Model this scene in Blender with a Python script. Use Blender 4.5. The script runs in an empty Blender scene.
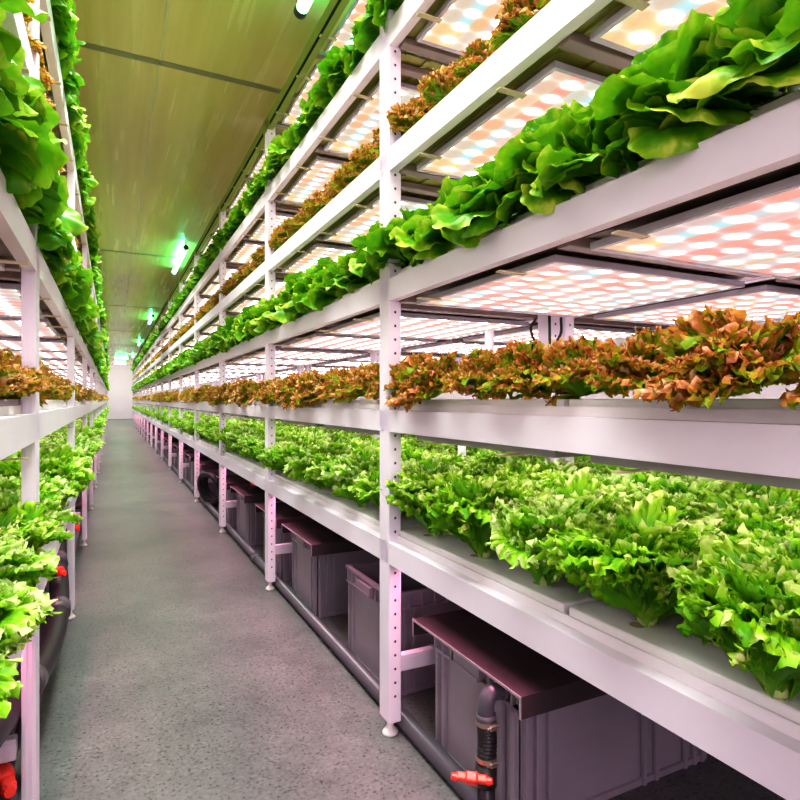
import bpy, math, random
from mathutils import Vector, Matrix, Euler, noise as mnoise
random.seed(7)
R = math.radians
PI = math.pi
SC = bpy.context.scene
COL = SC.collection

# ------------------------------------------------------------------ layout (metres): X across the aisle, Y along it, Z up
CAM_H = 1.20
XR, XL, DEPTH = 0.90, -0.19, 0.80          # aisle faces of the two racks, rack depth
BAY = 1.83
Y0 = 1.955                                 # nearest post in view
NB = 17                                    # bays: index -1 .. 15
def post_y(n): return Y0 + BAY * n
TB = {1: .605, 2: 1.085, 3: 1.56, 4: 2.03, 5: 2.485, 6: 2.945}   # underside of each tier
TH = {1: .078, 2: .078, 3: .080, 4: .083, 5: .086, 6: .092}
CEIL = 3.40
FARY = 41.0
ORD = ['nearest', 'second', 'third', 'fourth', 'fifth', 'sixth', 'seventh', 'eighth', 'ninth', 'tenth', 'eleventh', 'twelfth',
       'thirteenth', 'fourteenth', 'fifteenth', 'sixteenth', 'last']
NTH = ['first'] + ORD[1:]
TIER = {1: 'lowest tier', 2: 'second tier', 3: 'third tier', 4: 'fourth tier', 5: 'fifth tier', 6: 'top frame'}

# ------------------------------------------------------------------ node helpers
def new_mat(name):
    m = bpy.data.materials.new(name); m.use_nodes = True
    nt = m.node_tree; nt.nodes.clear()
    out = nt.nodes.new('ShaderNodeOutputMaterial')
    return m, nt, out
def N(nt, t, **kw):
    n = nt.nodes.new(t)
    for k, v in kw.items(): setattr(n, k, v)
    return n
def L(nt, a, b): nt.links.new(a, b)
def math_n(nt, op, a, b=None, c=None, clamp=False):
    n = N(nt, 'ShaderNodeMath', operation=op); n.use_clamp = clamp
    for i, v in enumerate((a, b, c)):
        if v is None: continue
        if isinstance(v, (int, float)): n.inputs[i].default_value = v
        else: L(nt, v, n.inputs[i])
    return n.outputs[0]
def mix_c(nt, fac, a, b, blend='MIX'):
    n = N(nt, 'ShaderNodeMix', data_type='RGBA', blend_type=blend)
    for i, v in ((0, fac), (6, a), (7, b)):
        if isinstance(v, (int, float)): n.inputs[i].default_value = v
        elif isinstance(v, tuple): n.inputs[i].default_value = (*v, 1) if len(v) == 3 else v
        else: L(nt, v, n.inputs[i])
    return n.outputs[2]
def ramp(nt, fac, stops):
    n = N(nt, 'ShaderNodeValToRGB'); e = n.color_ramp.elements
    while len(e) < len(stops): e.new(.5)
    for el, (p, c) in zip(e, stops):
        el.position = p; el.color = (*c, 1)
    L(nt, fac, n.inputs[0]); return n.outputs[0]
def noise(nt, scale, detail=3, coord='Object', rough=.6, stretch=None):
    tc = N(nt, 'ShaderNodeTexCoord'); src = tc.outputs[coord]
    if stretch:
        mp = N(nt, 'ShaderNodeMapping'); mp.inputs['Scale'].default_value = stretch
        L(nt, src, mp.inputs[0]); src = mp.outputs[0]
    n = N(nt, 'ShaderNodeTexNoise'); n.inputs['Scale'].default_value = scale
    n.inputs['Detail'].default_value = detail; n.inputs['Roughness'].default_value = rough
    L(nt, src, n.inputs['Vector']); return n.outputs['Fac']
def simple(name, col, rough=.5, metal=0., var=.08, scale=6., spec=.5, bump=0., coat=0.):
    m, nt, out = new_mat(name)
    b = N(nt, 'ShaderNodeBsdfPrincipled'); L(nt, b.outputs[0], out.inputs[0])
    f = noise(nt, scale)
    d = tuple(c * (1 - var) for c in col); u = tuple(min(1, c * (1 + var)) for c in col)
    L(nt, ramp(nt, f, [(.3, d), (.7, u)]), b.inputs['Base Color'])
    b.inputs['Roughness'].default_value = rough; b.inputs['Metallic'].default_value = metal
    b.inputs['Specular IOR Level'].default_value = spec
    if coat: b.inputs['Coat Weight'].default_value = coat
    if bump:
        bp = N(nt, 'ShaderNodeBump'); bp.inputs['Strength'].default_value = bump; bp.inputs['Distance'].default_value = .01
        L(nt, f, bp.inputs['Height']); L(nt, bp.outputs[0], b.inputs['Normal'])
    return m

M = {}
M['white'] = simple('white_painted_steel', (.86, .765, .87), .6, var=.03, scale=3, spec=.3)
M['hole'] = simple('dark_slot', (.06, .05, .06), .8)
M['tray'] = simple('tray_plastic', (.24, .185, .15), .5, var=.06)
M['lip'] = simple('white_tray_lip', (.88, .80, .85), .75, var=.03, spec=.2)
M['raft'] = simple('white_foam_raft', (.95, .89, .92), .6, var=.03, scale=30, bump=.1)
M['sponge'] = simple('planting_plug', (.42, .34, .24), .9)
M['bar'] = simple('dull_bar', (.22, .155, .14), .5, var=.1)
M['bin'] = simple('grey_crate_plastic', (.33, .285, .335), .45, var=.08, scale=4)
M['bin_dark'] = simple('dark_grey_lid_plastic', (.060, .044, .048), .6, spec=.25, var=.25, scale=5)
M['lid_edge'] = simple('pale_cut_edge', (.50, .45, .48), .5)
M['pipe'] = simple('grey_pvc', (.085, .078, .095), .3, var=.06)
M['rubber'] = simple('black_rubber', (.016, .015, .018), .42)
M['black'] = simple('black_plastic', (.02, .018, .02), .35)
M['red'] = simple('red_valve_plastic', (.95, .035, .015), .35)
M['clamp'] = simple('bronze_clamp', (.50, .40, .33), .35, metal=.9)
M['steel'] = simple('bright_steel', (.85, .82, .80), .35, metal=.1)
M['housing'] = simple('lamp_housing', (.40, .36, .40), .35, metal=.2)
M['tray_olive'] = simple('olive_tray_plastic', (.36, .34, .09), .5, var=.06)  # upper trays: green bounce from the leaves put into the colour
M['hanger'] = simple('hanger_strip', (.50, .40, .24), .5)
M['wall'] = simple('white_wall', (.80, .75, .78), .5, var=.02)
M['fixture'] = simple('dark_lamp_end', (.05, .05, .05), .4)

# floor: worn, sealed concrete
m, nt, out = new_mat('sealed_concrete')
b = N(nt, 'ShaderNodeBsdfPrincipled'); L(nt, b.outputs[0], out.inputs[0])
f1 = noise(nt, 1.6, 6, rough=.7); f2 = noise(nt, 16, 9, rough=.85); f3 = noise(nt, 80, 2)
base = ramp(nt, f1, [(.28, (.085, .090, .092)), (.72, (.155, .155, .153))])
grain = ramp(nt, f2, [(.3, (.55, .55, .55)), (.52, (1, 1, 1)), (.72, (1.35, 1.35, 1.35))])
col = mix_c(nt, .8, base, grain, 'MULTIPLY')
spk = ramp(nt, f3, [(.30, (.12, .12, .12)), (.43, (.95, .95, .95)), (.58, (1, 1, 1)), (.70, (1.3, 1.3, 1.3))])
col = mix_c(nt, .8, col, spk, 'MULTIPLY')
L(nt, col, b.inputs['Base Color'])
L(nt, ramp(nt, f2, [(.3, (.30, .30, .30)), (.7, (.48, .48, .48))]), b.inputs['Roughness'])
bp = N(nt, 'ShaderNodeBump'); bp.inputs['Strength'].default_value = .10; bp.inputs['Distance'].default_value = .004
L(nt, f2, bp.inputs['Height']); L(nt, bp.outputs[0], b.inputs['Normal'])
M['floor'] = m

# ceiling: glossy cream sandwich panels, greenish light cast put into their colour
m, nt, out = new_mat('glossy_ceiling_panel')
b = N(nt, 'ShaderNodeBsdfPrincipled'); L(nt, b.outputs[0], out.inputs[0])
f = noise(nt, 2.0, 2, stretch=(6, .25, 1))
L(nt, ramp(nt, f, [(.3, (.74, .60, .20)), (.7, (.84, .70, .28))]), b.inputs['Base Color'])
L(nt, ramp(nt, f, [(.3, (.16, .16, .16)), (.7, (.30, .30, .30))]), b.inputs['Roughness'])
M['ceiling'] = m
M['olive'] = simple('olive_cream_steel', (.26, .31, .06), .6, var=.06, spec=.2)  # top rail: the green light falling on it is put into its colour
M['gap'] = simple('black_gap', (.008, .008, .008), .9, spec=.1)
M['seam_dark'] = simple('ceiling_joint', (.30, .27, .15), .5)
M['seam_light'] = simple('ceiling_joint_bright', (.75, .70, .45), .4)

# glowing panel: rows of diodes behind a prismatic cover
def led_mat(name, base_a, base_b, band, spotc, k):
    m, nt, out = new_mat(name)
    tc = N(nt, 'ShaderNodeTexCoord'); sp = N(nt, 'ShaderNodeSeparateXYZ'); L(nt, tc.outputs['Object'], sp.inputs[0])
    px, py = .105, .076
    u = math_n(nt, 'DIVIDE', sp.outputs[0], px); v = math_n(nt, 'DIVIDE', sp.outputs[1], py)
    fu = math_n(nt, 'SUBTRACT', math_n(nt, 'FRACT', math_n(nt, 'ADD', u, 20.0)), .5)
    fv = math_n(nt, 'SUBTRACT', math_n(nt, 'FRACT', math_n(nt, 'ADD', v, 20.5)), .5)
    du = math_n(nt, 'MULTIPLY', math_n(nt, 'ABSOLUTE', fu), 2.0); dv = math_n(nt, 'MULTIPLY', math_n(nt, 'ABSOLUTE', fv), 2.0)
    d2 = math_n(nt, 'ADD', math_n(nt, 'MULTIPLY', du, du), math_n(nt, 'MULTIPLY', dv, dv))
    spot = math_n(nt, 'POWER', math_n(nt, 'SUBTRACT', 1.0, d2, clamp=True), 10.0)
    halo = math_n(nt, 'POWER', math_n(nt, 'SUBTRACT', 1.0, d2, clamp=True), 1.6)
    row = math_n(nt, 'POWER', math_n(nt, 'SUBTRACT', 1.0, dv), 5.0)            # pale lines along the diode rows
    strk = math_n(nt, 'POWER', math_n(nt, 'SUBTRACT', 1.0, du), 1.2)           # coloured streaks across them
    fl = N(nt, 'ShaderNodeCombineXYZ'); L(nt, math_n(nt, 'FLOOR', math_n(nt, 'ADD', math_n(nt, 'MULTIPLY', u, 2.0), 20.5)), fl.inputs[0])
    L(nt, math_n(nt, 'FLOOR', math_n(nt, 'ADD', math_n(nt, 'MULTIPLY', v, .5), 20.5)), fl.inputs[1])
    wn = N(nt, 'ShaderNodeTexWhiteNoise', noise_dimensions='3D'); L(nt, fl.outputs[0], wn.inputs['Vector'])
    tint = ramp(nt, wn.outputs['Value'], [(0, base_a), (.25, (1.0, .34, .30)), (.45, (.42, .92, 1.0)), (.6, (1.0, .80, .30)), (.8, (1.0, .72, .78)), (1, (.72, .97, .95))])
    n1 = noise(nt, 60, 2)
    col = mix_c(nt, n1, base_a, base_b)
    col = mix_c(nt, math_n(nt, 'ADD', .30, math_n(nt, 'MULTIPLY', strk, .65)), col, tint)
    col = mix_c(nt, math_n(nt, 'MULTIPLY', row, .35), col, band)
    col = mix_c(nt, math_n(nt, 'POWER', halo, 2.0), col, spotc)
    st = math_n(nt, 'ADD', math_n(nt, 'ADD', k, math_n(nt, 'MULTIPLY', math_n(nt, 'ADD', row, math_n(nt, 'MULTIPLY', strk, 1.0)), .16 * k)), math_n(nt, 'ADD', math_n(nt, 'MULTIPLY', halo, .12 * k), math_n(nt, 'MULTIPLY', spot, 34.0 * k)))
    e = N(nt, 'ShaderNodeEmission'); L(nt, col, e.inputs[0]); L(nt, st, e.inputs[1]); L(nt, e.outputs[0], out.inputs[0])
    return m
LEDK = .80
M['led_pink'] = led_mat('pink_white_grow_light', (.98, .42, .34), (1.0, .62, .52), (1.0, .90, .95), (.95, .98, 1.0), LEDK)
M['led_warm'] = led_mat('warm_white_grow_light', (.95, .55, .28), (1.0, .76, .48), (1.0, .95, .82), (1.0, 1.0, .95), LEDK)

def emit(name, col, s):
    m, nt, out = new_mat(name)
    e = N(nt, 'ShaderNodeEmission'); e.inputs[0].default_value = (*col, 1); e.inputs[1].default_value = s
    L(nt, e.outputs[0], out.inputs[0]); return m
M['tube'] = emit('greenish_tube_glow', (.12, 1.0, .45), 20)

def leaf_mat(name, stops, shift, transl=.3, rough=.45, trans_col=(.35, .8, .05), scale=45.):
    m, nt, out = new_mat(name)
    at = N(nt, 'ShaderNodeAttribute', attribute_name='tip'); sp = N(nt, 'ShaderNodeSeparateColor'); L(nt, at.outputs['Color'], sp.inputs[0])
    oi = N(nt, 'ShaderNodeObjectInfo')
    nz = noise(nt, scale, 3)
    t = math_n(nt, 'ADD', sp.outputs[0], math_n(nt, 'MULTIPLY', math_n(nt, 'SUBTRACT', nz, .5), .5))
    t = math_n(nt, 'ADD', t, math_n(nt, 'MULTIPLY', math_n(nt, 'SUBTRACT', sp.outputs[1], .5), .22))
    t = math_n(nt, 'ADD', t, math_n(nt, 'MULTIPLY', math_n(nt, 'SUBTRACT', oi.outputs['Random'], .5), .12), clamp=True)
    c = ramp(nt, t, stops)
    c = mix_c(nt, math_n(nt, 'MULTIPLY', oi.outputs['Random'], .45), c, mix_c(nt, 1.0, c, shift, 'MULTIPLY'))
    b = N(nt, 'ShaderNodeBsdfPrincipled'); L(nt, c, b.inputs['Base Color']); b.inputs['Roughness'].default_value = rough
    b.inputs['Specular IOR Level'].default_value = .25
    tr = N(nt, 'ShaderNodeBsdfTranslucent'); L(nt, mix_c(nt, .6, c, trans_col, 'MIX'), tr.inputs[0])
    mx = N(nt, 'ShaderNodeMixShader'); mx.inputs[0].default_value = transl
    L(nt, b.outputs[0], mx.inputs[1]); L(nt, tr.outputs[0], mx.inputs[2]); L(nt, mx.outputs[0], out.inputs[0])
    return m
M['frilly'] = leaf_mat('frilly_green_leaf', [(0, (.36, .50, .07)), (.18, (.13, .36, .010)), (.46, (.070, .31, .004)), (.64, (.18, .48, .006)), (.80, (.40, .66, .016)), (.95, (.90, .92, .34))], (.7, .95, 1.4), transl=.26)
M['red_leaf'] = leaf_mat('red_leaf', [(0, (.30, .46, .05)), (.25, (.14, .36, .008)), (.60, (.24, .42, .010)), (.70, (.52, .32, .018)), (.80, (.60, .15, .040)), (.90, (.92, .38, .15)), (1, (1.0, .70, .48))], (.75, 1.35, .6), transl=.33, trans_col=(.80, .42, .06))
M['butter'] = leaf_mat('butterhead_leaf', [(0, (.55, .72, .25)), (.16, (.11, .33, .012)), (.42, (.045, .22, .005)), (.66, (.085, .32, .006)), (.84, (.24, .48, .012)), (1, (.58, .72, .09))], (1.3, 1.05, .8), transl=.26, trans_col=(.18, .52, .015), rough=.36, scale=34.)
M['stem'] = simple('pale_lettuce_stem', (.50, .62, .22), .45, var=.2, scale=40)

# ------------------------------------------------------------------ mesh builder
class MB:
    def __init__(s): s.v = []; s.f = []; s.mi = []
    def add(s, vs, fs, mi=0):
        o = len(s.v); s.v += [tuple(x) for x in vs]
        for f in fs: s.f.append(tuple(i + o for i in f)); s.mi.append(mi)
    def box(s, x0, x1, y0, y1, z0, z1, mi=0, c=0.0):
        if c > 0:   # chamfered box
            import itertools
            cx, cy, cz = (x0+x1)/2, (y0+y1)/2, (z0+z1)/2; hx, hy, hz = (x1-x0)/2, (y1-y0)/2, (z1-z0)/2
            c = min(c, hx*.49, hy*.49, hz*.49)
            import bmesh
            bm = bmesh.new(); bmesh.ops.create_cube(bm, size=1)
            for vv in bm.verts: vv.co = (cx + vv.co.x*2*hx, cy + vv.co.y*2*hy, cz + vv.co.z*2*hz)
            bmesh.ops.bevel(bm, geom=bm.edges[:], offset=c, segments=2, profile=.5, affect='EDGES')
            bm.verts.index_update()
            s.add([tuple(vv.co) for vv in bm.verts], [[q.index for q in ff.verts] for ff in bm.faces], mi); bm.free(); return
        s.add([(x0,y0,z0),(x1,y0,z0),(x1,y1,z0),(x0,y1,z0),(x0,y0,z1),(x1,y0,z1),(x1,y1,z1),(x0,y1,z1)],
              [(0,3,2,1),(4,5,6,7),(0,1,5,4),(1,2,6,5),(2,3,7,6),(3,0,4,7)], mi)
    def prism_y(s, prof, y0, y1, mi=0):      # prof: closed (x,z) loop, counter-clockwise seen from -Y
        n = len(prof)
        vs = [(x, y0, z) for x, z in prof] + [(x, y1, z) for x, z in prof]
        fs = [(i, (i+1) % n, (i+1) % n + n, i + n) for i in range(n)] + [tuple(range(n))[::-1], tuple(range(n, 2*n))]
        s.add(vs, fs, mi)
    def tube(s, pts, rad, seg=12, mi=0, cap=True):
        pts = [Vector(p) for p in pts]; n = len(pts)
        rads = rad if isinstance(rad, (list, tuple)) else [rad]*n
        up = Vector((0,0,1)); rings = []; prev = None
        for i, p in enumerate(pts):
            t = (pts[min(i+1, n-1)] - pts[max(i-1, 0)]).normalized()
            if prev is None:
                a = t.cross(up)
                if a.length < .1: a = t.cross(Vector((1,0,0)))
            else: a = prev - t * prev.dot(t)
            a.normalize(); prev = a; bb = t.cross(a)
            rings.append([p + (a*math.cos(2*PI*k/seg) + bb*math.sin(2*PI*k/seg))*rads[i] for k in range(seg)])
        vs = [q for r in rings for q in r]
        fs = [(i*seg+k, i*seg+(k+1) % seg, (i+1)*seg+(k+1) % seg, (i+1)*seg+k) for i in range(n-1) for k in range(seg)]
        if cap: fs += [tuple(range(seg))[::-1], tuple(range((n-1)*seg, n*seg))]
        s.add(vs, fs, mi)
    def lathe(s, prof, c=(0,0,0), seg=20, mi=0):   # prof: (r,z), from the bottom up
        vs = [(c[0]+max(r, 1e-4)*math.cos(2*PI*k/seg), c[1]+max(r, 1e-4)*math.sin(2*PI*k/seg), c[2]+z) for r, z in prof for k in range(seg)]
        n = len(prof)
        fs = [(i*seg+k, i*seg+(k+1) % seg, (i+1)*seg+(k+1) % seg, (i+1)*seg+k) for i in range(n-1) for k in range(seg)]
        fs += [tuple(range(seg))[::-1], tuple(range((n-1)*seg, n*seg))]
        s.add(vs, fs, mi)
    def mesh(s, name, mats, smooth=False):
        me = bpy.data.meshes.new(name); me.from_pydata(s.v, [], s.f)
        for m in mats: me.materials.append(m)
        for p, mi in zip(me.polygons, s.mi): p.material_index = mi; p.use_smooth = smooth
        me.update(); return me
def smooth_path(pts, n=10):     # Catmull-Rom
    P = [Vector(p) for p in pts]; P = [2*P[0]-P[1]] + P + [2*P[-1]-P[-2]]; out = []
    for i in range(1, len(P)-2):
        a, b_, c, d = P[i-1], P[i], P[i+1], P[i+2]
        for k in range(n):
            t = k/n
            out.append(.5*((2*b_) + (c-a)*t + (2*a-5*b_+4*c-d)*t*t + (3*b_-a-3*c+d)*t**3))
    out.append(P[-2]); return out
def put(name, me, loc=(0,0,0), rz=0., parent=None, sc=None, rot=None):
    o = bpy.data.objects.new(name, me); COL.objects.link(o); o.location = loc
    o.rotation_euler = rot if rot else (0, 0, rz)
    if sc: o.scale = sc if isinstance(sc, tuple) else (sc, sc, sc)
    if parent: o.parent = parent
    return o
def tag(o, label, cat, group=None):
    o['label'] = label; o['category'] = cat
    if group: o['group'] = group
    return o
def struct(o): o['kind'] = 'structure'; return o
def flip_prof(prof, s):         # mirror a profile and keep its winding
    return prof if s > 0 else [(-x, z) for x, z in prof][::-1]

# ------------------------------------------------------------------ room
WX0, WX1, WY0 = -1.16, 2.74, -2.2
def slab(name, mat, *b):
    q = MB(); q.box(*b); return struct(put(name, q.mesh(name, [mat])))
slab('floor', M['floor'], WX0-.1, WX1+.1, WY0-.1, FARY+.1, -.16, -.035)
slab('ceiling', M['ceiling'], WX0-.1, WX1+.1, WY0-.1, FARY+.1, CEIL, CEIL+.1)
slab('wall_far', M['wall'], WX0-.1, WX1+.1, FARY, FARY+.1, 0, CEIL)
slab('wall_near', M['wall'], WX0-.1, WX1+.1, WY0-.1, WY0, 0, CEIL)
slab('wall_left', M['wall'], WX0-.1, WX0, WY0, FARY, 0, CEIL)
slab('wall_right', M['wall'], WX1, WX1+.1, WY0, FARY, 0, CEIL)
for k in range(7):
    y = 4.1 + 5.5*k
    slab('trim_%d' % (k+1), M['seam_dark'], WX0, WX1, y-.03, y+.03, CEIL-.004, CEIL)
slab('trim_8', M['seam_light'], .275, .285, WY0, FARY, CEIL-.004, CEIL)

# ------------------------------------------------------------------ racks
PW, PD = .05, .085              # post size across and along the aisle
def post_mesh(s, h, full=True):
    PW = .05 if full else .036
    q = MB(); z0 = .022
    x0, x1 = (0, PW) if s > 0 else (-PW, 0)
    q.box(x0, x1, -PD/2, PD/2, z0, h, 0, .004)
    if not full:
        for a in (.3, .7): q.box(*sorted((PW*(a-.06)*s, PW*(a+.06)*s)), -PD/2-.002, -PD/2+.001, z0, h, 0)
    if full:
        k = 0; z = .12
        while z < h - .05:
            for fy, sg in ((-PD/2-.0006, 1), (PD/2+.0006, -1)):
                c = ((x0+x1)/2, fy, z); r = .0048
                vs = [(c[0]+r*math.cos(2*PI*i/8)*sg, fy, z+r*1.15*math.sin(2*PI*i/8)) for i in range(8)]
                q.add(vs, [tuple(range(8))], 1)
            z += .05
    return q.mesh('post', [M['white'], M['hole']])
def foot_mesh(s):
    q = MB(); x = PW/2*s
    q.lathe([(.0, 0), (.028, 0), (.030, .007), (.022, .018), (.013, .026), (.012, .058)], (x, 0, -.035), 16)
    return q.mesh('foot', [M['steel']], True)
def beam_mesh(s, th, ln, mt='white'):
    # folded channel: tall face, top flange, small return flange at the bottom
    pr = [(0, 0), (.032, 0), (.032, .012), (.029, .012), (.029, .003), (.004, .003), (.004, th-.003), (.034, th-.003), (.034, th), (0, th)]
    q = MB(); q.prism_y(flip_prof(pr, s), 0, ln)
    if mt == 'olive': q.box(*sorted((-.002*s, .002*s)), .09, ln-.09, .003, .026, 1)  # black strip stands in for the shadow along the rail's lower edge
    return q.mesh('shelf_beam', [M[mt], M['gap']])
def tray_mesh(s, depth, th, ln, mt='tray'):
    q = MB()
    def bx(a, b, *r):
        q.box(*(sorted((a*s, b*s))), *r)
    x0, x1 = .036, depth-.036
    q2 = 1
    bx(x0, x1, .006, ln-.006, th*.28, th*.28+.006, 0)                       # tray floor, seen from below
    bx(x0, x0+.006, .006, ln-.006, th*.28, th+.022, 1); bx(x1-.006, x1, .006, ln-.006, th*.28, th+.022, 1)
    bx(x0, x1, .006, .012, th*.28, th+.022, 1); bx(x0, x1, ln-.012, ln-.006, th*.28, th+.022, 1)
    n = 7
    for i in range(n):                                                     # stiffening ribs under the floor
        a = x0 + (i+.5)*(x1-x0)/n
        bx(a-.008, a+.008, .01, ln-.01, th*.28-.007, th*.28, 0)
    return q.mesh('tray', [M[mt], M['lip']])
def bar_mesh(s, depth):
    q = MB(); q.box(*sorted((.034*s, (depth-.034)*s)), -.02, .02, -.012, .012, 0, .003); return q.mesh('cross_bar', [M['bar']])
def brace_mesh(s, depth):
    q = MB(); a, b = sorted((PW*s, (depth-PW)*s))
    q.box(a, b, -.016, .016, 0, .062, 0, .004); q.box(a, b, -.017, -.015, .012, .05, 0)
    return q.mesh('brace', [M['white']])

def build_rack(xf, s, n0, n1, tiers, label, depth=DEPTH, bars=True, rear_posts=True, top=True):
    """s = +1: the rack extends towards +X from its face xf."""
    root = put('growing_rack', None, (xf, post_y(n0), 0)); root.empty_display_size = .2
    tag(root, label, 'rack')
    oy = post_y(n0)
    H = TB[6] + TH[6]
    pm, pr_ = post_mesh(s, H, s > 0), post_mesh(-s, H)
    fm, fr_ = foot_mesh(s), foot_mesh(-s)
    br = brace_mesh(s, depth)
    for n in range(n0, n1+1):
        p = put('post', pm, (0, post_y(n)-oy, 0), parent=root); put('foot', fm, parent=p)
        p = put('post', pr_, (s*depth, post_y(n)-oy, 0), parent=root); put('foot', fr_, parent=p)
        put('brace', br, (0, post_y(n)-oy, .19), parent=root)
    ln = BAY - .002
    bars_made = 0
    rest = MB()
    for t in tiers:
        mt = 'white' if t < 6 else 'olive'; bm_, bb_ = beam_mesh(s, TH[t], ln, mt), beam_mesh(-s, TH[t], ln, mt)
        tm = tray_mesh(s, depth, TH[t], ln, 'tray_olive' if t > 3 else 'tray') if t < 6 else None
        bar = bar_mesh(s, depth)
        for n in range(n0, n1):
            y = post_y(n)-oy+.001
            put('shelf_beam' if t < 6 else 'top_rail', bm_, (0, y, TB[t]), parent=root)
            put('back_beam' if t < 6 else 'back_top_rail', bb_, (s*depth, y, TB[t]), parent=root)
            if tm: put('tray', tm, (0, y, TB[t]), parent=root)
    if bars:
        lst = [(n, t, yy) for n in range(n0, n1) for t in tiers if t > 1 for yy in (0.075, BAY/2, BAY-.075)]
        for i, (n, t, yy) in enumerate(lst):
            z = TB[t] + (.004 if t < 6 else .03); y = post_y(n)-oy+yy
            if i < 99: put('cross_bar', bar, (0, y, z), parent=root)
            else: rest.box(*sorted((.034*s, (depth-.034)*s)), y-.02, y+.02, z-.012, z+.012)
        if rest.v:
            o = put('cross_bar', rest.mesh('cross_bars', [M['bar']]), parent=root); o['kind'] = 'stuff'
    return root

build_rack(XR, 1, -1, 16, (1,2,3,4,5,6), 'long white steel rack on the right of the aisle, grey crates under it')
build_rack(XL, -1, -1, 16, (1,2,3,4,5,6), 'long white steel rack on the left of the aisle, black drain pipe under it')
XB = XR + DEPTH + .03
build_rack(XB, 1, -1, 5, (1,2,3), 'white steel rack standing back to back behind the right-hand rack', bars=True)

# ------------------------------------------------------------------ raft boards (white foam boards lying in the trays)
def raft_mesh(s, ln):
    q = MB(); q.box(*sorted((.046*s, (DEPTH-.046)*s)), 0, ln, 0, .030, 0, .004)
    hr = .017
    for r_ in range(4):
        for k in range(3):
            cx = (.10 + .2*r_)*s; cy = (k+.5)*ln/3
            q.add([(cx+hr*math.cos(2*PI*i/10), cy+hr*math.sin(2*PI*i/10), .0306) for i in range(10)], [tuple(range(10))], 1)
    return q.mesh('raft_board', [M['raft'], M['sponge']])
def rafts(xf, s, tiers, n0, n1, rack):
    ln = BAY/2 - .018; me = raft_mesh(s, ln)
    for t in tiers:
        for n in range(n0, n1):
            for h in (0, 1):
                o = put('raft_board', me, (xf, post_y(n)+.014+h*(BAY/2), TB[t]+TH[t]+.009))
                tag(o, 'white foam raft board, %s %s, %s bay, %s half' % (rack, TIER[t], ORD[n+1], 'farther' if h else 'nearer'), 'raft board', 'white raft boards, %s %s' % (rack, TIER[t]))

# ------------------------------------------------------------------ LED panels
PX, PY = .70, .69
def led_meshes():
    q = MB()
    q.box(-PX/2, PX/2, -PY/2, PY/2, .003, .010)
    for a in (-1, 1):
        q.box(*sorted((a*PX/2, a*(PX/2+.012))), -PY/2-.012, PY/2+.012, -.005, .012)
        q.box(-PX/2, PX/2, *sorted((a*PY/2, a*(PY/2+.012))), -.005, .012)
    housing = q.mesh('led_panel', [M['housing']])
    diff = []
    for mt in ('led_pink', 'led_warm'):
        q = MB(); q.add([(-PX/2, -PY/2, 0), (-PX/2, PY/2, 0), (PX/2, PY/2, 0), (PX/2, -PY/2, 0)], [(0, 1, 2, 3)])
        diff.append(q.mesh('diffuser', [M[mt]]))
    q = MB()
    q.box(-PX/2-.080, -PX/2+.006, -.010, .010, -.010, -.006)
    hang = q.mesh('hanger', [M['hanger']])
    return housing, diff, hang
LED_H, LED_D, LED_S = led_meshes()
def leds(xf, s, tiers, n0, n1, rack, hangers=True):
    for t in tiers:
        for n in range(n0, n1):
            for h in (0, 1):
                z = TB[t] - (.020 if t < 6 else -.01)
                o = put('led_panel', LED_H, (xf + s*(DEPTH/2+.022), post_y(n) + BAY/2 + (h-.5)*.83, z))
                tag(o, 'glowing LED grow panel under %s %s, %s bay, %s half' % (rack, TIER[t], ORD[n+1], 'farther' if h else 'nearer'), 'grow light', 'grow panels under %s %s' % (rack, TIER[t]))
                put('diffuser', LED_D[0 if t <= 3 else 1], parent=o)
                if hangers and n < 2:
                    for a in (-.22, .22): put('hanger', LED_S, (0, a, 0), parent=o, rz=0 if s > 0 else PI)

leds(XR, 1, (2,3,4,5,6), -1, 16, 'right rack')
leds(XL, -1, (2,3), -1, 16, 'left rack')
leds(XL, -1, (4,5,6), -1, 3, 'left rack')
leds(XB, 1, (2,3), -1, 5, 'rear rack', False)
rafts(XR, 1, (1,2,3,4,5), -1, 14, 'right rack')
rafts(XL, -1, (1,2,3), 0, 12, 'left rack')
rafts(XB, 1, (1,), -1, 4, 'rear rack')

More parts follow.
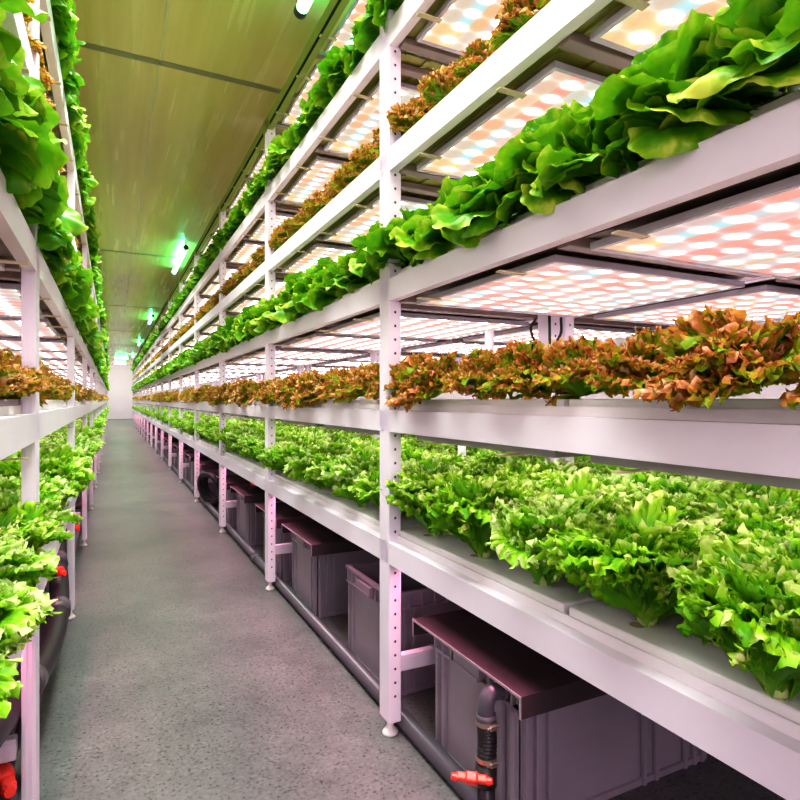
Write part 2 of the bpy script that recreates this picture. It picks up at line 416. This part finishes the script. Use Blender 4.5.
# ------------------------------------------------------------------ lettuces
def leaf(V, F, C, rng, phi, L_, A, e0, bend, ruf, fr_, cols, rows, cup, jag, base_r, base_z, lr, wid=1.0, pw=1.4, lean=.3, mexp=5., blade=.03, curl=.6, fall=.75, crum=0., cfreq=75.):
    """one leaf: a fan from its base, arching outwards; the margin carries irregular frills of several sizes (fr_: their frequencies)"""
    o = len(V); cph, sph = math.cos(phi), math.sin(phi); tw = rng.uniform(-.5, .5); ln_ = rng.uniform(-lean, lean)
    ph = [[rng.uniform(0, 6.28) for _ in range(9)] for _ in fr_]; fq = [f*rng.uniform(.8, 1.2) for f in fr_]
    b1, b2 = rng.uniform(0, 6.28), rng.uniform(0, 6.28); off = Vector([rng.uniform(-5, 5) for _ in range(3)])
    NS = 14; arc = [(0., 0.)]
    for i in range(NS):
        tt = (i+.5)/NS; e = e0 - bend*tt**pw
        arc.append((arc[-1][0]+math.cos(e)/NS, arc[-1][1]+math.sin(e)/NS))
    for j in range(rows):
        v = 1-(1-j/(rows-1))**1.45
        for i in range(cols):
            u = -1 + 2*i/(cols-1)
            m_ = 1-(1-v**mexp)*(1-.8*abs(u)**6*min(1, v*1.6))
            dn = ta = da = 0.
            for n_, f in enumerate(fq):
                p = ph[n_]; am = (fq[0]/f)**fall
                mm = m_ if n_ == 0 else m_*v*v
                dn += am*mm*math.sin(f*u*PI + p[0] + (3+2*n_)*v*math.sin(p[6]))*(.65+.35*math.sin(p[1]+2.3*u*PI))
                ta += am*mm*math.sin(f*1.13*u*PI + p[2] + p[7]*v)
                da += am*mm*math.sin(f*.91*u*PI + p[3] - p[8]*v)
            rho = v*(1-.28*u*u) + jag*da
            al, ac = rho*math.cos(A*u), rho*math.sin(A*u)*wid*(.45+.55*min(1, v*1.5))
            al = max(0., min(1.12, al))
            x = al*NS; k = min(int(x), NS-1); fr = x-k
            r_ = arc[k][0]+(arc[k+1][0]-arc[k][0])*fr; z_ = arc[k][1]+(arc[k+1][1]-arc[k][1])*fr
            e = e0 - bend*min(al, 1)**pw
            nrm = ruf*dn + cup*ac*ac + tw*ac*v*.5 + blade*v*math.sin(9*ac+b1)*math.sin(11*al+b2)
            rr = r_ - math.sin(e)*nrm; zz = z_ + math.cos(e)*nrm
            tt_ = ac + ln_*al*al*.4 + curl*ruf*ta
            R_, T_, Z_ = base_r+rr*L_, tt_*L_, base_z+zz*L_
            P = Vector((R_*cph - T_*sph, R_*sph + T_*cph, Z_)); hi = 0.
            if crum:
                w = crum*(.12*v + .88*m_*v)
                d1 = mnoise.noise_vector((P + off)*cfreq); d2_ = mnoise.noise_vector((P + off)*cfreq*2.3)
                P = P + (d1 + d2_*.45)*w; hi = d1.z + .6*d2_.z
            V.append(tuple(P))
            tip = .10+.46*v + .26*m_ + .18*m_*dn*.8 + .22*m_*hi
            C.append((max(0., min(1., tip)), lr, v, 1))
    for j in range(rows-1):
        for i in range(cols-1):
            a = o+j*cols+i; F.append((a, a+1, a+cols+1, a+cols))
def lettuce_data(kind, seed, lod):
    rng = random.Random(seed); V, F, C = [], [], []
    cols, rows = {'frilly': ((145, 12), (53, 7), (9, 4)), 'red': ((121, 9), (45, 6), (7, 4)), 'butter': ((37, 12), (17, 8), (7, 5))}[kind][lod]
    cnt = {'frilly': (34, 26, 16), 'red': (44, 32, 20), 'butter': (30, 22, 12)}[kind][lod]
    frs = {'frilly': ((7, 16), (5, 11), (2,)), 'red': ((6, 14), (5, 10), (2,)), 'butter': (0, 0, 0)}[kind][lod]; jg = (.035, .04, .05)[lod]
    for i in range(cnt):
        q = i/(cnt-1)                     # 0 outermost .. 1 heart
        phi = i*2.39996 + rng.uniform(-.3, .3); lr = rng.random()
        if kind == 'frilly':
            leaf(V, F, C, rng, phi, rng.uniform(.185, .245)*(1-.14*q), R(rng.uniform(32, 50)), R(62+24*q+rng.uniform(-10, 10)), R(84-40*q+rng.uniform(-34, 34)), .036, frs, cols, rows, rng.uniform(-.6, .6), jg*.7, .018*(1-q), .0, lr, pw=2.4, lean=.8, fall=.4, curl=.8, mexp=5., crum=(.017, .017, .014)[lod], cfreq=(80, 70, 40)[lod])
        elif kind == 'red':
            leaf(V, F, C, rng, phi, rng.uniform(.085, .155)*(1-.05*q), R(rng.uniform(38, 58)), R(30+58*q+rng.uniform(-16, 16)), R(50-30*q+rng.uniform(-36, 36)), .045, frs, cols, rows, rng.uniform(-.6, .6), jg*.8, .014*(1-q), .008, lr, lean=.9, mexp=3.5, fall=.4, curl=.8, crum=(.017, .016, .014)[lod], cfreq=(95, 80, 40)[lod])
        else:
            leaf(V, F, C, rng, phi, rng.uniform(.105, .165)*(1-.12*q), R(rng.uniform(48, 64)), R(20+62*q+rng.uniform(-18, 18)), R(84-44*q+rng.uniform(-38, 38)), .075, ((2.2, 4.3), (2.0,), (1.5,))[lod], cols, rows, rng.uniform(-.6, .7), .012, .014*(1-q), .012+.03*q, lr, rng.uniform(.9, 1.15), pw=1.3, lean=.9, mexp=2.0, curl=.3, crum=(.009, .008, .0)[lod], cfreq=(38, 34, 30)[lod])
    return V, F, C
def lettuce_mesh(name, kind, seed, lod, mat):
    V, F, C = lettuce_data(kind, seed, lod)
    me = bpy.data.meshes.new(name); me.from_pydata(V, [], F); me.materials.append(mat)
    ca = me.color_attributes.new('tip', 'FLOAT_COLOR', 'POINT')
    ca.data.foreach_set('color', [x for c in C for x in c])
    me.polygons.foreach_set('use_smooth', [True]*len(F)); me.update(); return me
KM = {'frilly': M['frilly'], 'red': M['red_leaf'], 'butter': M['butter']}
KN = {'frilly': 'frilly_lettuce', 'red': 'red_leaf_lettuce', 'butter': 'butterhead_lettuce'}
KL = {'frilly': 'curly green lettuce', 'red': 'curly reddish-brown lettuce', 'butter': 'broad smooth-leaved green lettuce'}
LET = {k: [[lettuce_mesh(KN[k], k, 100*l+i, l, KM[k]) for i in range(4)] for l in (0, 1)] for k in KM}
FAR = {k: [lettuce_data(k, 900+i, 2) for i in range(3)] for k in KM}
q = MB(); q.lathe([(.012, 0), (.02, .008), (.021, .03), (.03, .06), (.03, .07)], seg=12)
STEM = q.mesh('stem', [M['stem']], True)

def spots():
    """(kind, rack, tier, bay, row, idx, x, y, z)"""
    out = []
    def field(rack, xf, s, t, kind, rows, per, n0, n1, x_first=.115, pitch=.19):
        for n in range(n0, n1):
            for r_ in range(rows):
                for k in range(per):
                    y = post_y(n) + (k + .5 + (.25 if r_ % 2 else -.05))*BAY/per
                    out.append((kind, rack, t, n, r_, k, xf + s*(x_first+pitch*r_), y, TB[t]+TH[t]+.038))
    field('right rack', XR, 1, 1, 'frilly', 4, 6, -1, 16)
    field('rear rack', XB, 1, 1, 'frilly', 4, 6, -1, 4)
    field('left rack', XL, -1, 1, 'frilly', 3, 6, -1, 16, .085)
    field('right rack', XR, 1, 2, 'red', 1, 9, -1, 16, .085)
    field('left rack', XL, -1, 2, 'red', 1, 9, -1, 16, .085)
    for t in (3, 5):
        field('right rack', XR, 1, t, 'butter', 1, 10, -1, 16, .065)
        field('left rack', XL, -1, t, 'butter', 1, 10, -1, 16, .065)
    field('right rack', XR, 1, 4, 'red', 1, 9, -1, 16, .085)
    field('left rack', XL, -1, 4, 'red', 1, 9, -1, 16, .085)
    return out
TH_CAM = math.atan2(288, 583)
allp = [p for p in spots()]
by = {k: [] for k in KM}
for p in allp: by[p[0]].append(p)
rng = random.Random(3)
for kind, lst in by.items():
    def size_key(p): 
        return p[7]*math.cos(TH_CAM) + p[6]*math.sin(TH_CAM) + (1.5 if p[1] == 'rear rack' else 0) + .12*p[4]*p[7]
    lst.sort(key=size_key)
    near, far = lst[:295], lst[295:]
    for i, (kd, rack, t, n, r_, k, x, y, z) in enumerate(near):
        lod = 0 if (y < 6.0) else 1
        if kd == 'frilly' and rack == 'right rack' and r_ == 0 and y < .75: x -= .055
        sc = rng.uniform(.92, 1.10)
        if kd == 'red' and t == 4: sc *= .86
        if kd == 'butter': sc *= 1.12
        zs = {'frilly': 1.16, 'red': 1.2, 'butter': 1.0}[kd]
        if kd == 'red': sc *= .86
        if kd == 'frilly': sc *= .98 if not (rack == 'left rack' and n == -1) else .84
        if kd == 'butter' and t == 5: sc *= .85
        o = put(KN[kd], LET[kd][lod][rng.randrange(4)], (x + rng.uniform(-.012, .012), y + rng.uniform(-.02, .02), z), rng.uniform(0, 6.28), sc=(sc, sc, sc*zs*rng.uniform(.93, 1.07)))
        lean_ = rng.choice((0, .12, .35, .45)) if kd == 'red' and t == 2 and rack == 'right rack' else 0
        if kd == 'red' and rack == 'left rack': o.scale = [q_*.84 for q_ in o.scale]
        if lean_ > .2: o.location.x -= .03 if rack != 'left rack' else -.035
        o.rotation_mode = 'ZYX'
        o.rotation_euler = (rng.uniform(-.12, .12), rng.uniform(-.12, .12) - (lean_ if rack != 'left rack' else -lean_), 0)
        o.rotation_euler = (Euler(o.rotation_euler).to_matrix() @ Matrix.Rotation(rng.uniform(0, 6.28), 3, 'Z')).to_euler('ZYX')
        rowt = '%s row, ' % ('front', 'second', 'third', 'rear')[r_] if kd == 'frilly' else ''
        tag(o, '%s, %s %s, %s bay, %s%s plant' % (KL[kd], rack, TIER[t], ORD[n+1], rowt, NTH[k]), 'lettuce', '%s plants on %s %s' % (KL[kd], rack, TIER[t]))
        if kd == 'frilly' and r_ == 0 and y < 4: put('stem', STEM, parent=o)
    if far:
        V, F, C = [], [], []
        for (kd, rack, t, n, r_, k, x, y, z) in far:
            v, f, c = FAR[kd][rng.randrange(3)]; o_ = len(V); a = rng.uniform(0, 6.28); ca, sa = math.cos(a), math.sin(a); sc = rng.uniform(.95, 1.12)
            if kd == 'red' and t == 4: sc *= .86
            if kd == 'butter': sc *= 1.12
            V += [(x+sc*(q_[0]*ca-q_[1]*sa), y+sc*(q_[0]*sa+q_[1]*ca), z+sc*q_[2]) for q_ in v]
            F += [tuple(j+o_ for j in ff) for ff in f]; C += c
        me = bpy.data.meshes.new('far_' + KN[kind]); me.from_pydata(V, [], F); me.materials.append(KM[kind])
        ca_ = me.color_attributes.new('tip', 'FLOAT_COLOR', 'POINT'); ca_.data.foreach_set('color', [x for c in C for x in c])
        me.polygons.foreach_set('use_smooth', [True]*len(F))
        o = put('distant_' + KN[kind], me); o['kind'] = 'stuff'
        tag(o, 'mass of small distant %s along the far bays of the racks' % KL[kind], 'lettuce')

# ------------------------------------------------------------------ crates under the racks
BL, BW, BH = .48, .80, .428     # along aisle, across, height
def crate_meshes(s):
    q = MB()
    def bx(a, b, y0, y1, z0, z1, mi=0, c=0.): q.box(*sorted((a*s, b*s)), y0, y1, z0, z1, mi, c)
    w = .012
    bx(.006, BW-.006, .006, BL-.006, 0, .012)
    bx(0.004, w, .006, BL-.006, 0, BH); bx(BW-w, BW-.004, .006, BL-.006, 0, BH)
    bx(.006, BW-.006, .006, w, 0, BH); bx(.006, BW-.006, BL-w, BL-.006, 0, BH)
    # rim all round with its lattice, corner ribs and double side ribs
    for z0, z1 in ((BH-.012, BH), (BH-.075, BH-.066)):
        bx(-.012, w, -.012, BL+.012, z0, z1); bx(BW-w, BW+.012, -.012, BL+.012, z0, z1)
        bx(-.012, BW+.012, -.012, w, z0, z1); bx(-.012, BW+.012, BL-w, BL+.012, z0, z1)
    for k in range(9):
        y = .02 + k*(BL-.04)/8
        if 3 <= k <= 5: continue
        bx(-.012, w, y-.004, y+.004, BH-.075, BH)
    for k in range(13):
        x = .02 + k*(BW-.04)/12
        for yy in (-.012, BL-.0): bx(x-.004, x+.004, yy, yy+.012, BH-.075, BH)
    for y in (.03, .075, BL-.075, BL-.03):
        bx(-.010, w, y-.007, y+.007, 0, BH-.07)
    for x in (.025, .065, .11, BW*.62, BW*.69, BW-.11, BW-.065, BW-.025):
        for yy in (-.010, BL-.002): bx(x-.007, x+.007, yy, yy+.012, 0, BH-.07)
    bx(-.004, w, -.004, BL+.004, 0, .02); bx(0, BW, -.004, .008, 0, .02)
    body = q.mesh('crate', [M['bin']])
    q = MB()
    bx2 = lambda a, b, *r: q.box(*sorted((a*s, b*s)), *r)
    bx2(-.024, w*.5, BL/2-.075, BL/2+.075, BH-.060, BH-.020); bx2(-.030, -.018, BL/2-.075, BL/2+.075, BH-.062, BH-.052)
    handle = q.mesh('handle', [M['bin']])
    q = MB()
    # folded sheet lid: flat top, skirts turned down on the two long sides
    v_ = .075
    bx2(-.05, BW+.02, -v_, BL+v_, 0, .006); bx2(-.05, BW+.02, -v_, -v_+.006, -.055, .004); bx2(-.05, BW+.02, BL+v_-.006, BL+v_, -.055, .004)
    e = sorted((-.0515*s, -.0495*s))
    q.box(*e, -v_-.001, BL+v_+.001, -.001, .007, 1); q.box(*e, -v_-.001, -v_+.007, -.056, .004, 1); q.box(*e, BL+v_-.007, BL+v_+.001, -.056, .004, 1)
    lid = q.mesh('lid', [M['bin_dark'], M['lid_edge']])
    return body, handle, lid
CR = {1: crate_meshes(1), -1: crate_meshes(-1)}
def crate(xf, s, y, label, lid=True, handle=True, group=None):
    body, hd, ld = CR[s]
    o = put('storage_crate', body, (xf, y, -.034)); tag(o, label, 'crate', group)
    if handle: put('handle', hd, parent=o)
    if lid: put('lid', ld, (0, 0, BH+.001), parent=o)
    return o
XC = 1.035
for n in range(-1, 14):
    if n == 2:
        crate(XC, 1, post_y(n)+.2, 'grey lidded crate before the coiled black hose, fourth bay of right rack'); continue
    for h in (0, 1):
        if n == -1 and h == 0: continue
        if n == -1: lab = 'large grey crate with dark sheet lid and black hose elbow on its front'
        elif n == 0 and h == 0: lab = 'open grey crate with lattice rim just beyond the nearest post, without lid'
        elif n == 0: lab = 'grey crate with dark overhanging lid in second bay, nearer the second post'
        elif n == 1 and h == 1: lab = 'grey crate with red valve lying on its lid, third bay of right rack'
        else: lab = 'grey lidded crate under right rack, %s bay, %s of its pair' % (ORD[n+1], 'farther' if h else 'nearer')
        crate(XC, 1, post_y(n) + ((.23 if n == 0 else .15), 1.21)[h], lab, lid=not (n == 0 and h == 0))
for n in range(0, 8):
    for h in (0, 1):
        crate(XL-.16, -1, post_y(n)+(.3, 1.15)[h], 'grey lidded crate under left rack, %s bay, %s of its pair' % (ORD[n+1], 'farther' if h else 'nearer'), handle=False)

# ------------------------------------------------------------------ pipes, hoses and valves
def ring_hose(pts, r, amp, turns, seg=14):      # corrugated tube
    P = smooth_path(pts, 14); q = MB(); Q, RR = [], []
    n = turns*4; Ls = len(P)-1
    for i in range(n+1):
        f = i/n*Ls; k = min(int(f), Ls-1); Q.append(P[k].lerp(P[k+1], f-k)); RR.append(r + amp*(1 if i % 4 in (1, 2) else -1))
    q.tube(Q, RR, seg); return q
q = MB(); q.tube([(.985, y, .037) for y in (.2, 1.36)], .030, 18); q.tube([(.985, 1.30, .037), (.985, 1.345, .037)], .037, 18)
q.tube([(.985, 1.44, .037), (.985, 10, .037), (.985, 20, .037), (.985, 31.2, .037)], .030, 18)
for y in (4.4, 8.1, 11.7): q.tube([(.985, y, .037), (.985, y+.1, .037)], .0365, 18)
q.tube([(.985, 1.36, .037), (.985, 1.44, .037)], .038, 18)
main = put('drain_pipe', q.mesh('drain_pipe', [M['pipe']], False), (0, 0, -.038)); tag(main, 'grey drain pipe lying on the floor along the foot of the right rack', 'pipe')
for p in main.data.polygons: p.use_smooth = len(p.vertices) == 4
yv = 1.40
t = put('crate_drain_hose', None, (.962, yv-.01, .039)); tag(t, 'upright drain hose with elbow, clamps and red valve before the nearest crate', 'hose')
q = MB(); q.tube(smooth_path([(.085, 0, .318), (.045, 0, .318), (.012, 0, .312), (0, 0, .285), (0, 0, .245)], 6), .024, 16); q.tube([(0, 0, .262), (0, 0, .240)], .029, 16); q.tube([(.050, 0, .318), (.072, 0, .318)], .029, 16)
put('elbow', q.mesh('elbow', [M['pipe']], True), parent=t)
put('corrugated_hose', ring_hose([(0, 0, .245), (.003, 0, .21), (.004, 0, .17), (0, 0, .13)], .0255, .0028, 11).mesh('corrugated_hose', [M['rubber']], True), parent=t)
for z in (.238, .135):
    q = MB(); q.tube([(0.001, 0, z-.006), (0.001, 0, z+.006)], .0305, 18); q.box(-.012, .012, -.042, -.028, z-.007, z+.007, 0, .002); q.tube([(-.02, -.036, z), (.022, -.036, z)], .004, 8)
    put('clamp', q.mesh('clamp', [M['clamp']]), parent=t)
q = MB(); q.tube([(0, 0, .135), (0, 0, .085)], .024, 16); q.tube([(0, 0, .118), (0, 0, .06)], .031, 16); q.tube([(0, 0, .065), (0, 0, -.07)], .026, 16); q.tube([(-.05, 0, .095), (0, 0, .095)], .012, 12)
put('valve_body', q.mesh('valve_body', [M['black']], True), parent=t)
def valve_handle():
    q = MB()
    q.box(-.012, .008, -.040, .040, -.008, .010, 0, .005); q.box(-.016, .010, -.016, .016, -.012, .016, 0, .005)
    q.tube([(-.004, -.040, .0), (-.004, -.052, .003)], [.011, .008], 10); q.tube([(-.004, .040, .0), (-.004, .052, .003)], [.011, .008], 10)
    return q.mesh('valve_handle', [M['red']])
VH = valve_handle()
put('valve_handle', VH, (-.055, -.01, .100), parent=t, rot=(R(0), R(-35), R(52)), sc=1.1)

# red valve lying on a lid, black coiled hose
o = put('loose_valve', None, (1.12, post_y(1)+1.33, BH-.008)); tag(o, 'red valve lying on the crate lid in the third bay', 'valve')
q = MB(); q.tube([(-.05, 0, 0.012), (.06, 0, .012)], .016, 12); put('valve_body', q.mesh('valve_body', [M['black']], True), parent=o)
put('valve_handle', VH, (0, 0, .045), parent=o, sc=1.5, rot=(0, R(90), R(20)))
q = MB()
for k in range(3):
    r_ = .182 - .012*k
    q.tube([(.035*k, r_*math.cos(a*2*PI/36), r_*math.sin(a*2*PI/36)) for a in range(37)], .026, 10, cap=False)
o = put('hose_coil', q.mesh('hose_coil', [M['rubber']], True), (1.0, post_y(2)+1.32, .18)); o.rotation_euler = (0, R(-14), R(28))
tag(o, 'coil of thick black hose leaning upright in the fourth bay of right rack', 'hose')

# left rack: sloping black drain hose with couplings, red valves
P = smooth_path([(-.36, 1.05, .40), (-.30, 1.60, .37), (-.262, 2.05, .31), (-.232, 2.5, .225), (-.218, 2.95, .215), (-.235, 3.35, .27), (-.275, 3.62, .42), (-.30, 3.70, .59)], 10)
q = MB(); q.tube(P, .043, 18)
t = put('black_drain_hose', q.mesh('black_drain_hose', [M['rubber']], True)); tag(t, 'thick black drain hose curving down along the foot of the left rack', 'hose')
for f in (.36, .63, .80):
    k = int(f*(len(P)-1)); q = MB(); q.tube([P[k-1], P[k], P[k+1]], .0495, 18); put('coupling', q.mesh('coupling', [M['pipe']], True), parent=t)
for i, (x, y, z, rz, sc) in enumerate(((-.262, 1.93, .155, .3, 1.7), (-.222, 2.33, .265, .2, 1.0), (-.225, 3.28, .365, .4, 1.3), (-.24, 5.1, .22, .2, 1.4), (-.24, 6.3, .2, .2, 1.4))):
    o = put('red_valve', None, (x, y, z)); tag(o, 'red valve under left rack, ' + ('low beside the nearest post', 'on the hose just beyond the nearest post', 'where the black hose turns upward', 'in the third bay', 'in the third bay, farther one')[i], 'valve')
    put('valve_handle', VH, parent=o, sc=sc, rz=rz)
    q = MB(); q.tube([(-.01, 0, -.012), (-.06, 0, -.012)], .012, 10); q.tube([(-.06, -.06, -.012), (-.06, .06, -.012)], .018, 12)
    put('valve_body', q.mesh('valve_body', [M['black']], True), parent=o, sc=sc)
q = MB(); q.tube([(-.26, y, .10) for y in (1.2, 8, 20, 31)], .028, 14)
o = put('drain_pipe', q.mesh('drain_pipe', [M['pipe']], True)); tag(o, 'grey drain pipe running low under the left rack', 'pipe')

# white riser pipes standing behind the near trays
for y, z0, z1, lab in ((2.37, TB[2]+.06, TB[3]+.02, 'white riser pipe behind the red lettuces on second tier, second bay'), (2.62, TB[1]+.06, TB[2]+.02, 'white riser pipe among the curly green lettuces on lowest tier, second bay')):
    q = MB(); q.tube([(1.66, y, z0), (1.66, y, z1)], .022, 14); q.tube([(1.66, y, z0), (1.66, y, z0+.05)], .027, 14)
    tag(put('riser_pipe', q.mesh('riser_pipe', [M['lip']])), lab, 'pipe')
# power cables on the rear posts
def cable(pts, label):
    q = MB(); q.tube(smooth_path(pts, 10), .006, 8); o = put('power_cable', q.mesh('power_cable', [M['black']], True)); tag(o, label, 'cable')
yb = post_y(0)-.06
cable([(1.69, yb, 1.545), (1.66, yb-.03, 1.47), (1.60, yb-.03, 1.41), (1.56, yb+.0, 1.43), (1.58, yb+.06, 1.50), (1.64, yb+.1, 1.55)], 'black power cable looping beside the rear post behind the red lettuces')
cable([(1.645, yb+.02, 1.56), (1.643, yb+.015, 1.40), (1.645, yb+.02, 1.20)], 'black power cable hanging straight down the rear post')

# ------------------------------------------------------------------ ceiling tubes
for i, (x, y, rz, ln) in enumerate([(.92, 2.30, 0, 1.5), (.92, 9.45, 0, 1.7), (.92, 16.7, 0, 1.5), (.92, 23.8, 0, 1.5), (.92, 30.9, 0, 1.5), (.43, 32.8, PI/2, .62), (.43, 37.8, PI/2, .62)]):
    zz = CEIL - .085
    o = put('tube_lamp', None, (x, y, zz), rz)
    tag(o, 'greenish tube lamp hanging under ceiling, ' + (ORD[i] + ' of the row above the right rack' if i < 5 else 'crosswise at the far end, ' + ('nearer' if i == 5 else 'farther') + ' of two'), 'lamp', 'ceiling tube lamps')
    q = MB(); q.tube([(0, -ln/2, 0), (0, ln/2, 0)], .032, 14); put('tube', q.mesh('tube', [M['tube']], True), parent=o)
    for a in (-1, 1):
        q = MB()
        q.tube([(0, a*ln/2, 0), (0, a*(ln/2+.05), 0)], .035, 14)
        q.tube([(0, a*(ln/2+.02), 0), (0, a*(ln/2+.02), .085)], .010, 8)
        put('end_mount', q.mesh('end_mount', [M['fixture']]), parent=o)

# ------------------------------------------------------------------ added fill lights
def area(name, loc, sx, sy, power, col, rot=(0,0,0), spread=180):
    l = bpy.data.lights.new(name, 'AREA'); l.shape = 'RECTANGLE'; l.size = sx; l.size_y = sy; l.energy = power; l.color = col; l.spread = R(spread)
    o = bpy.data.objects.new(name, l); COL.objects.link(o); o.location = loc; o.rotation_euler = rot; return o
for k in range(6):
    area('aisle_lamp', (.25, 2.4+6.5*k, CEIL-.02), .5, 5.0, 84, (.92, 1.0, .91), spread=105)  # added fill down the aisle, separate from the ceiling tubes
area('entrance_lamp', (.1, -2.1, 1.7), 2.2, 2.4, 74, (1.0, .80, 1.0), (R(80), 0, 0))  # added pinkish fill from behind the camera
area('far_lamp', (.35, 37.0, 2.6), 1.2, 2.0, 90, (1.0, .93, .98), (R(60), 0, 0))  # added fill to brighten the far wall
for k in range(3):      # added magenta fill under the lowest trays, where no grow lights hang
    area('under_shelf_lamp', (1.0, 5.0+10*k, .60), .06, 10.0, 27, (1.0, .36, .55), (0, R(30), 0), spread=95)
    area('under_shelf_lamp', (-.29, 5.0+10*k, .60), .06, 10.0, 19, (1.0, .36, .55), (0, R(-30), 0), spread=95)
w = bpy.data.worlds.new('world'); SC.world = w; w.use_nodes = True
w.node_tree.nodes['Background'].inputs[0].default_value = (.9, .85, .9, 1); w.node_tree.nodes['Background'].inputs[1].default_value = .3

# ------------------------------------------------------------------ camera and view
cam = bpy.data.cameras.new('camera'); cam.lens = 36*583/800; cam.sensor_width = 36; cam.clip_start = .02; cam.clip_end = 200
co = bpy.data.objects.new('camera', cam); COL.objects.link(co); co.location = (0, 0, CAM_H); co.rotation_euler = (R(90), 0, -TH_CAM)
SC.camera = co
SC.view_settings.view_transform = 'Standard'; SC.view_settings.look = 'Medium High Contrast'; SC.view_settings.exposure = .02
SC.cycles.max_bounces = 8; SC.cycles.diffuse_bounces = 4; SC.cycles.use_denoising = True
